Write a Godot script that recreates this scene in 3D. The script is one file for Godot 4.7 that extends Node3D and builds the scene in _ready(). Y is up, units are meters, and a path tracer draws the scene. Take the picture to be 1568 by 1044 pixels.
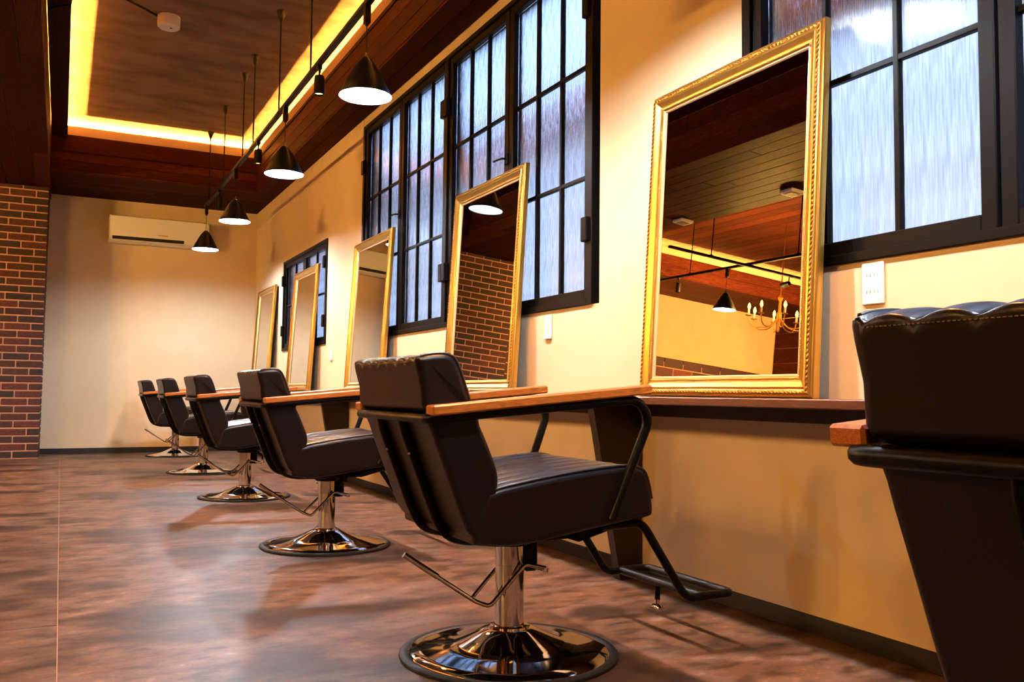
extends Node3D
# A hair salon: a row of styling chairs before leaning gilt mirrors, black steel windows, a coved timber ceiling.

const WX := 2.07        # inner face of the window wall
const ZF := -11.0       # inner face of the far wall
const ZB := 3.2         # wall behind the camera
const XL := -6.3        # left wall
const HS := 2.87        # underside of the timber soffit
const HC := 3.40        # ceiling inside the coves
const HB := 2.80        # underside of the wide timber beam
const TX := 1.297       # lighting track
const TY := 2.657
const HL := 3.24        # underside of the cove lip
const CX := 1.135       # line of the chairs

var M := {}
var taken := {}
var rng := RandomNumberGenerator.new()

# ------------------------------------------------------------------ mesh collecting
class MB:
	var v := PackedVector3Array()
	var n := PackedVector3Array()
	var uv := PackedVector2Array()
	func tri(a: Vector3, b: Vector3, c: Vector3, na: Vector3, nb: Vector3, nc: Vector3, ua := Vector2.ZERO, ub := Vector2.ZERO, uc := Vector2.ZERO) -> void:
		var g := (b - a).cross(c - a)
		if g.length_squared() < 1e-16:
			return
		if g.dot(na + nb + nc) > 0.0:
			v.append_array([a, c, b]); n.append_array([na, nc, nb]); uv.append_array([ua, uc, ub])
		else:
			v.append_array([a, b, c]); n.append_array([na, nb, nc]); uv.append_array([ua, ub, uc])
	func quad(a: Vector3, b: Vector3, c: Vector3, d: Vector3, nn: Vector3) -> void:
		tri(a, b, c, nn, nn, nn, Vector2(0, 0), Vector2(1, 0), Vector2(1, 1))
		tri(a, c, d, nn, nn, nn, Vector2(0, 0), Vector2(1, 1), Vector2(0, 1))
	func box(lo: Vector3, hi: Vector3, b := 0.0) -> void:
		# a box with chamfered edges
		var c := (lo + hi) / 2.0
		var h := (hi - lo) / 2.0
		b = minf(b, minf(h.x, minf(h.y, h.z)) * 0.9)
		for ax in 3:
			var a1 := (ax + 1) % 3
			var a2 := (ax + 2) % 3
			for s in [-1.0, 1.0]:
				var nn := Vector3.ZERO; nn[ax] = s
				var p := []
				for q in [[-1, -1], [1, -1], [1, 1], [-1, 1]]:
					var w := c
					w[ax] += s * h[ax]; w[a1] += q[0] * (h[a1] - b); w[a2] += q[1] * (h[a2] - b)
					p.append(w)
				quad(p[0], p[1], p[2], p[3], nn)
		if b <= 0.0:
			return
		for ax in 3:
			var a1 := (ax + 1) % 3
			var a2 := (ax + 2) % 3
			for s1 in [-1.0, 1.0]:
				for s2 in [-1.0, 1.0]:
					var e := []
					for s in [-1.0, 1.0]:
						var w := c
						w[ax] += s * (h[ax] - b); w[a1] += s1 * h[a1]; w[a2] += s2 * (h[a2] - b)
						var x := c
						x[ax] += s * (h[ax] - b); x[a1] += s1 * (h[a1] - b); x[a2] += s2 * h[a2]
						e.append([w, x])
					var nn := Vector3.ZERO; nn[a1] = s1; nn[a2] = s2
					quad(e[0][0], e[0][1], e[1][1], e[1][0], nn.normalized())
		for sx in [-1.0, 1.0]:
			for sy in [-1.0, 1.0]:
				for sz in [-1.0, 1.0]:
					var s := Vector3(sx, sy, sz)
					var k := c + s * h
					tri(k - s * Vector3(0, b, b), k - s * Vector3(b, 0, b), k - s * Vector3(b, b, 0), s.normalized(), s.normalized(), s.normalized())
	func rings(r: Array, nr: Array, closed := true) -> void:
		# quads between successive rings of points with their normals
		for i in r.size() - 1:
			var m: int = r[i].size()
			for j in (m if closed else m - 1):
				var k := (j + 1) % m
				var u0 := float(j) / m
				var u1 := float(j + 1) / m
				var w0 := float(i) / maxf(1, r.size() - 1)
				var w1 := float(i + 1) / maxf(1, r.size() - 1)
				tri(r[i][j], r[i][k], r[i + 1][k], nr[i][j], nr[i][k], nr[i + 1][k], Vector2(u0, w0), Vector2(u1, w0), Vector2(u1, w1))
				tri(r[i][j], r[i + 1][k], r[i + 1][j], nr[i][j], nr[i + 1][k], nr[i + 1][j], Vector2(u0, w0), Vector2(u1, w1), Vector2(u0, w1))
	func fan(ring: Array, nn: Vector3) -> void:
		var c := Vector3.ZERO
		for p in ring: c += p
		c /= ring.size()
		for j in ring.size():
			tri(c, ring[j], ring[(j + 1) % ring.size()], nn, nn, nn)
	func lathe(prof: Array, at := Vector3.ZERO, sides := 32, axis := Basis()) -> void:
		# profile of Vector2(radius, height); sharp where it turns more than 35 degrees
		var segn := []
		for i in prof.size() - 1:
			var t: Vector2 = (prof[i + 1] - prof[i]).normalized()
			segn.append(Vector2(t.y, -t.x))
		for i in segn.size():
			var n0: Vector2 = segn[i]
			var n1: Vector2 = segn[i]
			if i > 0 and segn[i - 1].dot(segn[i]) > 0.82: n0 = (segn[i - 1] + segn[i]).normalized()
			if i < segn.size() - 1 and segn[i + 1].dot(segn[i]) > 0.82: n1 = (segn[i + 1] + segn[i]).normalized()
			var ra := []; var rb := []; var na := []; var nb := []
			for j in sides:
				var a := TAU * j / sides
				var d := Vector3(cos(a), 0, sin(a))
				ra.append(at + axis * (d * prof[i].x + Vector3.UP * prof[i].y))
				rb.append(at + axis * (d * prof[i + 1].x + Vector3.UP * prof[i + 1].y))
				na.append(axis * (d * n0.x + Vector3.UP * n0.y))
				nb.append(axis * (d * n1.x + Vector3.UP * n1.y))
			rings([ra, rb], [na, nb])
	func tube(path: Array, rad: float, sides := 10, flat := 1.0) -> void:
		# a round (or flattened) bar along a path, with end caps
		var r := []; var nr := []
		var up := Vector3.UP
		var t0: Vector3 = (path[1] - path[0]).normalized()
		if absf(t0.dot(up)) > 0.9: up = Vector3.BACK
		var side := t0.cross(up).normalized()
		for i in path.size():
			var t: Vector3
			if i == 0: t = t0
			elif i == path.size() - 1: t = (path[i] - path[i - 1]).normalized()
			else: t = ((path[i] - path[i - 1]).normalized() + (path[i + 1] - path[i]).normalized()).normalized()
			side = (side - t * side.dot(t)).normalized()
			var bn := side.cross(t).normalized()
			var ring := []; var nn := []
			for j in sides:
				var a := TAU * j / sides
				ring.append(path[i] + side * cos(a) * rad + bn * sin(a) * rad * flat)
				nn.append((side * cos(a) * flat + bn * sin(a)).normalized())
			r.append(ring); nr.append(nn)
		rings(r, nr)
		fan(r[0], -t0)
		fan(r[-1], (path[-1] - path[-2]).normalized())
	func blob(c: Vector3, b: Basis, rows := 3, cols := 6) -> void:
		var r := []; var nr := []
		for i in rows + 1:
			var p := PI * i / rows
			var ring := []; var nn := []
			for j in cols:
				var a := TAU * j / cols
				var d := Vector3(sin(p) * cos(a), cos(p), sin(p) * sin(a))
				ring.append(c + b * d)
				nn.append((b.inverse().transposed() * d).normalized())
			r.append(ring); nr.append(nn)
		rings(r, nr)
	func pad(prof: Array, ribw: Array, hw: float, rad: float, ribs: int, depth: float, steps: int) -> void:
		# an upholstered cushion: the closed outline prof in (x, y) carried across z from -hw to hw, ends rounded over rad,
		# with ribs (stitched channels) that run along the outline where ribw is 1
		var m := prof.size()
		var pn := []
		for i in m:
			var t: Vector2 = (prof[(i + 1) % m] - prof[(i + m - 1) % m]).normalized()
			pn.append(Vector2(t.y, -t.x))
		var area := 0.0
		for i in m: area += prof[i].cross(prof[(i + 1) % m])
		if area < 0.0:
			for i in m: pn[i] = -pn[i]
		var zs := []
		for k in 5: zs.append(-hw + rad * (1.0 - cos(PI / 2 * k / 5.0)))
		for k in steps + 1: zs.append(lerpf(-hw + rad, hw - rad, float(k) / steps))
		for k in 5: zs.append(hw - rad * (1.0 - cos(PI / 2 * (4 - k) / 5.0)))
		var r := []
		for z in zs:
			var e := maxf(0.0, absf(z) - (hw - rad))
			var inset := rad - sqrt(maxf(0.0, rad * rad - e * e))
			var ring := []
			var q := absf(sin(PI * (z / (2.0 * (hw - rad)) + 0.5) * ribs)) if absf(z) < hw - rad else 1.0
			for i in m:
				var p: Vector2 = prof[i] - pn[i] * (inset + depth * ribw[i] * (1.0 - sqrt(q)))
				ring.append(Vector3(p.x, p.y, z))
			r.append(ring)
		var nr := []
		for k in r.size():
			var nn := []
			for i in m:
				var du: Vector3 = r[k][(i + 1) % m] - r[k][(i + m - 1) % m]
				var dv: Vector3 = r[mini(k + 1, r.size() - 1)][i] - r[maxi(k - 1, 0)][i]
				var x := du.cross(dv).normalized()
				if x.dot(Vector3(pn[i].x, pn[i].y, 0)) < 0.0: x = -x
				nn.append(x)
			nr.append(nn)
		rings(r, nr)
		for s in [0, r.size() - 1]:
			var flatp := PackedVector2Array()
			for p in prof: flatp.append(p)
			var ids := Geometry2D.triangulate_polygon(flatp)
			var nn := Vector3(0, 0, -1 if s == 0 else 1)
			for i in range(0, ids.size(), 3):
				tri(r[s][ids[i]], r[s][ids[i + 1]], r[s][ids[i + 2]], nn, nn, nn)
	func prism(poly: Array, z0: float, z1: float) -> void:
		# outline in (x, y), straight across z
		var m := poly.size()
		var area := 0.0
		for i in m: area += poly[i].cross(poly[(i + 1) % m])
		for i in m:
			var a: Vector2 = poly[i]
			var b: Vector2 = poly[(i + 1) % m]
			var t := (b - a).normalized()
			var nn := Vector3(t.y, -t.x, 0) * signf(area)
			quad(Vector3(a.x, a.y, z0), Vector3(b.x, b.y, z0), Vector3(b.x, b.y, z1), Vector3(a.x, a.y, z1), nn)
		var ids := Geometry2D.triangulate_polygon(PackedVector2Array(poly))
		for z in [z0, z1]:
			var nn := Vector3(0, 0, -1 if z == minf(z0, z1) else 1)
			for i in range(0, ids.size(), 3):
				var a: Vector2 = poly[ids[i]]; var b: Vector2 = poly[ids[i + 1]]; var c: Vector2 = poly[ids[i + 2]]
				tri(Vector3(a.x, a.y, z), Vector3(b.x, b.y, z), Vector3(c.x, c.y, z), nn, nn, nn)
	func mesh() -> ArrayMesh:
		var a := []
		a.resize(Mesh.ARRAY_MAX)
		a[Mesh.ARRAY_VERTEX] = v; a[Mesh.ARRAY_NORMAL] = n; a[Mesh.ARRAY_TEX_UV] = uv
		var me := ArrayMesh.new()
		me.add_surface_from_arrays(Mesh.PRIMITIVE_TRIANGLES, a)
		return me

func bent(pts: Array, rad: float, steps := 6) -> Array:
	# a path whose corners are rounded
	var out := [pts[0]]
	for i in range(1, pts.size() - 1):
		var a: Vector3 = pts[i - 1]; var b: Vector3 = pts[i]; var c: Vector3 = pts[i + 1]
		var r := minf(rad, minf(a.distance_to(b), b.distance_to(c)) * 0.49)
		var p := b + (a - b).normalized() * r
		var q := b + (c - b).normalized() * r
		for k in steps + 1:
			var t := float(k) / steps
			out.append(p.lerp(b, t).lerp(b.lerp(q, t), t))
	out.append(pts[-1])
	return out

# ------------------------------------------------------------------ nodes
func numbered(called: String) -> String:
	if not taken.has(called):
		taken[called] = 0
		return called
	taken[called] += 1
	return "%s_%03d" % [called, taken[called]]

func part(called: String, mesh: Mesh, mat: Material, parent: Node3D, at := Vector3.ZERO, label := "") -> MeshInstance3D:
	var o := MeshInstance3D.new()
	o.name = called
	o.mesh = mesh
	o.material_override = null
	o.set_surface_override_material(0, mat)
	o.position = at
	if label: o.set_meta("label", label)
	parent.add_child(o, true)
	return o

func thing(called: String, label: String, category: String, at := Vector3.ZERO, turn := 0.0, group := "") -> Node3D:
	var o := Node3D.new()
	o.name = numbered(called)
	add_child(o)
	o.position = at
	o.rotation.y = turn
	o.set_meta("label", label)
	o.set_meta("category", category)
	if group: o.set_meta("group", group)
	return o

func struct(called: String, label: String, category := "") -> Node3D:
	var o := Node3D.new()
	o.name = called
	add_child(o)
	o.set_meta("kind", "structure")
	o.set_meta("label", label)
	o.set_meta("category", category if category else called.split("_")[0])
	return o

func copy(o: Node3D, at: Vector3, label: String) -> Node3D:
	var c: Node3D = o.duplicate()
	c.name = numbered(String(o.name))
	add_child(c)
	c.position = at
	c.set_meta("label", label)
	return c

func bx(lo: Vector3, hi: Vector3, b := 0.0) -> Mesh:
	var m := MB.new()
	m.box(lo, hi, b)
	return m.mesh()

# ------------------------------------------------------------------ materials
func noise(freq: float, oct := 4, type := FastNoiseLite.TYPE_SIMPLEX_SMOOTH, sd := 1) -> FastNoiseLite:
	var n := FastNoiseLite.new()
	n.noise_type = type
	n.frequency = freq
	n.fractal_octaves = oct
	n.seed = sd
	return n

func ntex(n: FastNoiseLite, cols: Array, size := 512) -> NoiseTexture2D:
	var t := NoiseTexture2D.new()
	t.width = size; t.height = size
	t.seamless = true
	t.noise = n
	var g := Gradient.new()
	var offs := PackedFloat32Array(); var cc := PackedColorArray()
	for c in cols: offs.append(c[0]); cc.append(c[1])
	g.offsets = offs; g.colors = cc
	t.color_ramp = g
	return t

func std(c: Color, rough: float, metal := 0.0) -> StandardMaterial3D:
	var m := StandardMaterial3D.new()
	m.albedo_color = c
	m.roughness = rough
	m.metallic = metal
	return m

func world_tex(m: StandardMaterial3D, t: Texture2D, s: Vector3, off := Vector3.ZERO) -> void:
	m.albedo_texture = t
	m.uv1_triplanar = true
	m.uv1_world_triplanar = true
	m.uv1_scale = s
	m.uv1_offset = off

func relief(m: StandardMaterial3D, t: Texture2D, cm: float) -> void:
	m.heightmap_enabled = true
	m.heightmap_texture = t
	m.heightmap_scale = cm

func glow(c: Color, e: float) -> StandardMaterial3D:
	var m := std(c, 0.5)
	m.emission_enabled = true
	m.emission = c
	m.emission_energy_multiplier = e
	return m

func materials() -> void:
	var grain := ntex(noise(0.02, 5, FastNoiseLite.TYPE_SIMPLEX_SMOOTH, 3), [[0.0, Color(0.45, 0.45, 0.45)], [0.35, Color(0.8, 0.8, 0.8)], [0.55, Color(0.62, 0.62, 0.62)], [1.0, Color(1, 1, 1)]])
	var fine := ntex(noise(0.06, 4, FastNoiseLite.TYPE_SIMPLEX_SMOOTH, 5), [[0.0, Color(0.0, 0.0, 0.0)], [1.0, Color(1, 1, 1)]])
	# plaster
	var plaster := ntex(noise(0.012, 5, FastNoiseLite.TYPE_SIMPLEX_SMOOTH, 9), [[0.0, Color(0.965, 0.96, 0.955)], [0.5, Color(0.985, 0.985, 0.98)], [1.0, Color(1, 1, 1)]])
	M.wall = std(Color(0.81, 0.715, 0.585), 0.85)
	world_tex(M.wall, plaster, Vector3.ONE * 0.6)
	# dark stained planks: grain along z, along x
	var woods := [Color(0.32, 0.145, 0.09), Color(0.27, 0.12, 0.078), Color(0.36, 0.17, 0.105), Color(0.30, 0.14, 0.09)]
	M.plank_z = []; M.plank_x = []
	for i in 4:
		var a := std(woods[i], 0.58)
		world_tex(a, grain, Vector3(3.0, 3.0, 0.25), Vector3(0.13 * i, 0.31 * i, 0.27 * i))
		relief(a, grain, 0.05)
		a.metallic_specular = 0.1
		M.plank_z.append(a)
		var b := std(woods[i], 0.58)
		world_tex(b, grain, Vector3(0.25, 3.0, 3.0), Vector3(0.27 * i, 0.31 * i, 0.13 * i))
		relief(b, grain, 0.05)
		b.metallic_specular = 0.1
		M.plank_x.append(b)
	M.groove = std(Color(0.10, 0.05, 0.03), 0.8)
	# raw concrete ceiling with stains
	var conc := ntex(noise(0.008, 6, FastNoiseLite.TYPE_SIMPLEX_SMOOTH, 21), [[0.0, Color(0.30, 0.25, 0.21)], [0.3, Color(0.44, 0.37, 0.31)], [0.6, Color(0.52, 0.45, 0.38)], [1.0, Color(0.58, 0.5, 0.43)]])
	M.concrete = std(Color(0.86, 0.80, 0.74), 0.9)
	world_tex(M.concrete, conc, Vector3(0.35, 0.5, 0.9))
	# floor vinyl: mottled brown, streaks along x
	var mn := noise(0.011, 7, FastNoiseLite.TYPE_SIMPLEX_SMOOTH, 33)
	mn.fractal_gain = 0.62
	var mott := ntex(mn, [[0.20, Color(0.27, 0.20, 0.16)], [0.36, Color(0.36, 0.275, 0.225)], [0.45, Color(0.435, 0.34, 0.28)], [0.51, Color(0.385, 0.295, 0.24)], [0.58, Color(0.49, 0.39, 0.33)], [0.66, Color(0.43, 0.335, 0.275)], [0.80, Color(0.57, 0.465, 0.405)]], 1024)
	var patch := ntex(noise(0.006, 3, FastNoiseLite.TYPE_SIMPLEX_SMOOTH, 35), [[0.30, Color(0.55, 0.52, 0.52)], [0.43, Color(0.82, 0.76, 0.72)], [0.55, Color(0.93, 0.92, 0.96)], [0.70, Color(0.88, 0.81, 0.74)]], 512)
	M.vinyl = []
	for i in 3:
		var f := std([Color(0.90, 0.89, 0.865), Color(0.845, 0.83, 0.82), Color(0.88, 0.88, 0.865)][i], 0.44)
		world_tex(f, mott, Vector3(0.50, 1.0, 0.95), Vector3(0.37 * i, 0, 0.21 * i))
		f.detail_enabled = true
		f.detail_albedo = patch
		f.detail_blend_mode = BaseMaterial3D.BLEND_MODE_MUL
		f.detail_uv_layer = BaseMaterial3D.DETAIL_UV_2
		f.uv2_triplanar = true
		f.uv2_world_triplanar = true
		f.uv2_scale = Vector3(0.36, 1.0, 0.55)
		f.metallic_specular = 0.32
		M.vinyl.append(f)
	M.seam = std(Color(0.62, 0.48, 0.38), 0.8)
	M.base = std(Color(0.03, 0.02, 0.02), 0.6)
	# bricks
	var bt := ntex(noise(0.03, 5, FastNoiseLite.TYPE_SIMPLEX_SMOOTH, 41), [[0.0, Color(0.55, 0.5, 0.5)], [0.5, Color(0.85, 0.82, 0.8)], [0.85, Color(1, 1, 1)], [1.0, Color(1, 1, 1)]])
	M.brick = []
	var bc := [Color(0.27, 0.105, 0.095), Color(0.22, 0.09, 0.085), Color(0.15, 0.08, 0.085), Color(0.32, 0.13, 0.11), Color(0.185, 0.095, 0.095)]
	for i in bc.size():
		var b := std(bc[i], 0.8)
		world_tex(b, bt, Vector3.ONE * 2.2, Vector3(0.2 * i, 0.1 * i, 0.3 * i))
		relief(b, fine, 0.2)
		M.brick.append(b)
	M.mortar = std(Color(0.64, 0.49, 0.42), 0.95)
	# furniture
	var hide := ntex(noise(0.09, 3, FastNoiseLite.TYPE_CELLULAR, 51), [[0.0, Color(0, 0, 0)], [1.0, Color(1, 1, 1)]])
	M.leather = std(Color(0.078, 0.042, 0.034), 0.31)
	M.leather.metallic_specular = 0.34
	M.leather.uv1_triplanar = true
	M.leather.uv1_scale = Vector3.ONE * 5.0
	relief(M.leather, hide, 0.02)
	M.piping = std(Color(0.10, 0.06, 0.055), 0.35)
	M.thread = std(Color(0.36, 0.29, 0.25), 0.7)
	M.chrome = std(Color(0.83, 0.82, 0.81), 0.06, 1.0)
	M.rubber = std(Color(0.055, 0.042, 0.04), 0.6)
	M.rubber.metallic_specular = 0.3
	M.steel = std(Color(0.03, 0.024, 0.022), 0.32)
	M.steel.metallic_specular = 0.25
	M.arm = std(Color(0.86, 0.50, 0.15), 0.35)
	M.arm.albedo_texture = grain
	M.arm.uv1_triplanar = true
	M.arm.uv1_scale = Vector3(0.8, 8.0, 8.0)
	M.shelf = std(Color(0.42, 0.19, 0.11), 0.35)
	world_tex(M.shelf, grain, Vector3(6.0, 6.0, 0.5))
	M.shelf_dark = std(Color(0.20, 0.105, 0.075), 0.5)
	world_tex(M.shelf_dark, grain, Vector3(6.0, 0.6, 6.0))
	M.gold = std(Color(0.75, 0.595, 0.29), 0.28, 0.9)
	M.gold_dark = std(Color(0.58, 0.42, 0.17), 0.36, 0.85)
	M.slip = std(Color(0.86, 0.70, 0.52), 0.4, 0.3)
	M.mirror = std(Color(0.90, 0.90, 0.89), 0.0, 1.0)
	M.black = std(Color(0.035, 0.027, 0.026), 0.42)
	M.black.metallic_specular = 0.2
	M.shade_out = std(Color(0.055, 0.06, 0.075), 0.35)
	M.shade_out.metallic_specular = 0.25
	M.shade_in = std(Color(0.93, 0.94, 0.96), 0.6)
	M.white = std(Color(0.88, 0.86, 0.82), 0.45)
	M.grey = std(Color(0.30, 0.27, 0.25), 0.6)
	M.bulb = glow(Color(0.93, 0.96, 1.0), 5.0)
	M.warm = glow(Color(1.0, 0.80, 0.50), 5.0)
	M.led = glow(Color(1.0, 0.62, 0.24), 2.0)
	M.candle = glow(Color(1.0, 0.74, 0.36), 8.0)
	M.brass = std(Color(0.78, 0.58, 0.28), 0.3, 1.0)
	# figured window glass with upright streaks
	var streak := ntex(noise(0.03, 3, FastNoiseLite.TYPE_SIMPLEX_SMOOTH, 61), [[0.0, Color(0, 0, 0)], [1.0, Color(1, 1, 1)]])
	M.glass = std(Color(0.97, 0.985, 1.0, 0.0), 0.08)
	M.glass.albedo_texture = ntex(noise(0.03, 4, FastNoiseLite.TYPE_SIMPLEX_SMOOTH, 61), [[0.25, Color(0.78, 0.78, 0.82)], [0.5, Color(0.93, 0.93, 0.95)], [0.7, Color(1, 1, 1)]])  # streaky scatter of daylight put into the glass tint
	M.glass.refraction_enabled = true
	M.glass.refraction_scale = 0.05
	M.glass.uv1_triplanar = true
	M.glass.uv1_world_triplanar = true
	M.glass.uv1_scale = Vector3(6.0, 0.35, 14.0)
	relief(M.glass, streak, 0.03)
	# outdoors
	M.siding = std(Color(0.86, 0.88, 0.92), 0.9)
	M.eave = std(Color(0.44, 0.21, 0.10), 0.8)
	M.paving = std(Color(0.55, 0.55, 0.55), 0.9)

# ------------------------------------------------------------------ lights
func omni(parent: Node3D, at: Vector3, c: Color, e: float, size: float) -> void:
	var l := OmniLight3D.new()
	l.name = "bulb_light"
	l.light_color = c; l.light_energy = e; l.light_size = size
	l.omni_range = 16.0; l.omni_attenuation = 2.0; l.shadow_enabled = true
	l.position = at
	parent.add_child(l, true)

func spot(parent: Node3D, at: Vector3, c: Color, e: float, angle: float, size: float) -> void:
	var l := SpotLight3D.new()
	l.name = "spot_light"
	l.light_color = c; l.light_energy = e; l.light_size = size
	l.spot_range = 16.0; l.spot_attenuation = 2.0; l.spot_angle = angle; l.spot_angle_attenuation = 0.6; l.shadow_enabled = true
	l.position = at
	l.rotation_degrees = Vector3(-90, 0, 0)
	parent.add_child(l, true)

func strip_light(parent: Node3D, at: Vector3, sx: float, sz: float, c: Color, e: float) -> void:
	var l := AreaLight3D.new()
	l.name = "strip_light"
	l.area_size = Vector2(sx, sz)
	l.light_color = c; l.light_energy = e
	l.area_range = 16.0
	l.shadow_enabled = true
	l.position = at
	l.rotation_degrees = Vector3(90, 0, 0)
	parent.add_child(l, true)

# ------------------------------------------------------------------ scene
func _ready() -> void:
	rng.seed = 11
	var cam := Camera3D.new()
	cam.name = "camera"
	cam.fov = rad_to_deg(2.0 * atan(522.0 / 1358.4))
	cam.near = 0.05
	cam.far = 100.0
	cam.position = Vector3(0, 0.72, 0)
	cam.rotation_degrees = Vector3(3.368, -26.904, 0.633)
	add_child(cam)
	cam.current = true
	var env := Environment.new()
	env.background_mode = Environment.BG_SKY
	var sky := Sky.new()
	var sm := ProceduralSkyMaterial.new()
	sm.sky_top_color = Color(0.62, 0.76, 0.98)
	sm.sky_horizon_color = Color(0.80, 0.88, 1.0)
	sm.ground_bottom_color = Color(0.4, 0.42, 0.45)
	sm.ground_horizon_color = Color(0.7, 0.75, 0.82)
	sm.sky_energy_multiplier = 1.7
	sky.sky_material = sm
	env.sky = sky
	env.tonemap_mode = Environment.TONE_MAPPER_LINEAR
	env.tonemap_exposure = 1.0
	env.background_energy_multiplier = 1.0
	env.sdfgi_enabled = true
	env.ssao_enabled = true
	env.ssil_enabled = true
	var we := WorldEnvironment.new()
	we.name = "environment"
	we.environment = env
	add_child(we)
	var sun := DirectionalLight3D.new()
	sun.name = "sun"
	sun.light_color = Color(0.85, 0.92, 1.0)
	sun.light_energy = 2.9
	sun.light_angular_distance = 12.0
	sun.shadow_enabled = true
	add_child(sun)
	sun.look_at_from_position(Vector3(-4, 8, 2), Vector3(0, 0, 0))

	materials()
	shell()
	ceiling()
	windows()
	outdoors()
	brick_column()
	shelf()
	mirrors()
	chairs()
	track_lights()
	fittings()
	left_side()

# ------------------------------------------------------------------ room shell
func shell() -> void:
	var fl := struct("floor", "mottled brown vinyl floor with faint seams")
	part("subfloor", bx(Vector3(XL, -0.12, ZF), Vector3(WX, -0.0012, ZB)), M.seam, fl)
	var xs := [-6.4, -5.44, -3.62, -1.80, 0.018, 2.3]
	for i in xs.size() - 1:
		var cuts := [ZF, [-5.7, -6.2, -7.5, -5.0, -11.5, -4.4][i], [-2.9, -3.9, -2.2, -3.07, -11.4, 0.0][i], ZB]
		for k in 3:
			var z0: float = maxf(cuts[k], ZF); var z1: float = cuts[k + 1]
			if z1 - z0 < 0.2: continue
			var g := 0.0014
			part("vinyl_sheet", bx(Vector3(maxf(xs[i] + g, XL), -0.002, z0 + g), Vector3(minf(xs[i + 1] - g, WX), 0.0, z1 - g)), M.vinyl[(i + k) % 3], fl)
	# window wall with its three openings: [z0, z1, y0, y1]
	var w := struct("wall_right", "cream plastered wall with the black windows")
	var m := MB.new()
	var opens := [[-9.42, -7.71, 1.135, 2.075], [-6.68, -3.247, 1.115, 2.80], [-2.325, 1.105, 1.115, 2.80]]
	var z := ZF - 0.2
	for o in opens:
		m.box(Vector3(WX, -0.1, z), Vector3(WX + 0.16, 3.68, o[0]))
		m.box(Vector3(WX, -0.1, o[0]), Vector3(WX + 0.16, o[2], o[1]))
		m.box(Vector3(WX, o[3], o[0]), Vector3(WX + 0.16, 3.68, o[1]))
		z = o[1]
	m.box(Vector3(WX, -0.1, z), Vector3(WX + 0.16, 3.68, ZB + 0.2))
	part("plaster", m.mesh(), M.wall, w)
	# the shallow joint line under the soffit
	part("plaster_ledge", bx(Vector3(WX - 0.004, 2.685, ZF), Vector3(WX + 0.01, HS, -6.70)), M.wall, w)
	w = struct("wall_far", "cream plastered end wall with the air conditioner")
	part("plaster", bx(Vector3(XL - 0.2, -0.1, ZF - 0.16), Vector3(WX + 0.2, 3.68, ZF)), M.wall, w)
	w = struct("wall_left", "cream plastered wall seen in the mirrors")
	part("plaster", bx(Vector3(XL - 0.16, -0.1, ZF - 0.16), Vector3(XL, 3.68, ZB + 0.16)), M.wall, w)
	w = struct("wall_back", "cream plastered wall behind the chairs nearest the door")
	part("plaster", bx(Vector3(XL - 0.16, -0.1, ZB), Vector3(WX + 0.16, 3.68, ZB + 0.16)), M.wall, w)
	var b := struct("baseboard_right", "thin dark baseboard along the window wall")
	part("board", bx(Vector3(WX - 0.008, 0.0, ZF), Vector3(WX + 0.01, 0.055, ZB), 0.002), M.base, b)
	b = struct("baseboard_far", "thin dark baseboard along the end wall")
	part("board", bx(Vector3(XL, 0.0, ZF - 0.01), Vector3(WX, 0.06, ZF + 0.008), 0.002), M.base, b)

func planks(parent: Node3D, along_x: bool, lo: Vector3, hi: Vector3, width: float, lengths: float, mats: Array) -> void:
	# rows of boards between lo and hi (lo.y is the face seen from below), each board a piece
	var across := hi.z - lo.z if along_x else hi.x - lo.x
	var rows := int(round(across / width))
	var wd := across / rows
	var run := hi.x - lo.x if along_x else hi.z - lo.z
	for r in rows:
		var a := 0.0
		var first := true
		while a < run - 0.01:
			var l := lengths * rng.randf_range(0.85, 1.1) if not first else lengths * rng.randf_range(0.35, 1.0)
			first = false
			if run - a - l < lengths * 0.3: l = run - a
			var g := 0.0022
			var dy := rng.randf_range(0.0, 0.0012)
			var p0: Vector3
			var p1: Vector3
			if along_x:
				p0 = Vector3(lo.x + a + g, lo.y + dy, lo.z + wd * r + g)
				p1 = Vector3(lo.x + a + l - g, hi.y, lo.z + wd * (r + 1) - g)
			else:
				p0 = Vector3(lo.x + wd * r + g, lo.y + dy, lo.z + a + g)
				p1 = Vector3(lo.x + wd * (r + 1) - g, hi.y, lo.z + a + l - g)
			part("plank", bx(p0, p1, 0.002), mats[rng.randi() % mats.size()], parent)
			a += l

func cove(parent: Node3D, lo: Vector2, hi: Vector2, mat: Material) -> void:
	# upstand boards round an opening from (lo.x, lo.y) to (hi.x, hi.y) in x and z
	var t := 0.014
	var y0 := HL - 0.004; var y1 := HL + 0.092
	part("upstand", bx(Vector3(lo.x - t, y0, lo.y - t), Vector3(lo.x, y1, hi.y + t), 0.001), mat, parent)
	part("upstand", bx(Vector3(hi.x, y0, lo.y - t), Vector3(hi.x + t, y1, hi.y + t), 0.001), mat, parent)
	part("upstand", bx(Vector3(lo.x, y0, lo.y - t), Vector3(hi.x, y1, lo.y), 0.001), mat, parent)
	part("upstand", bx(Vector3(lo.x, y0, hi.y), Vector3(hi.x, y1, hi.y + t), 0.001), mat, parent)

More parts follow.
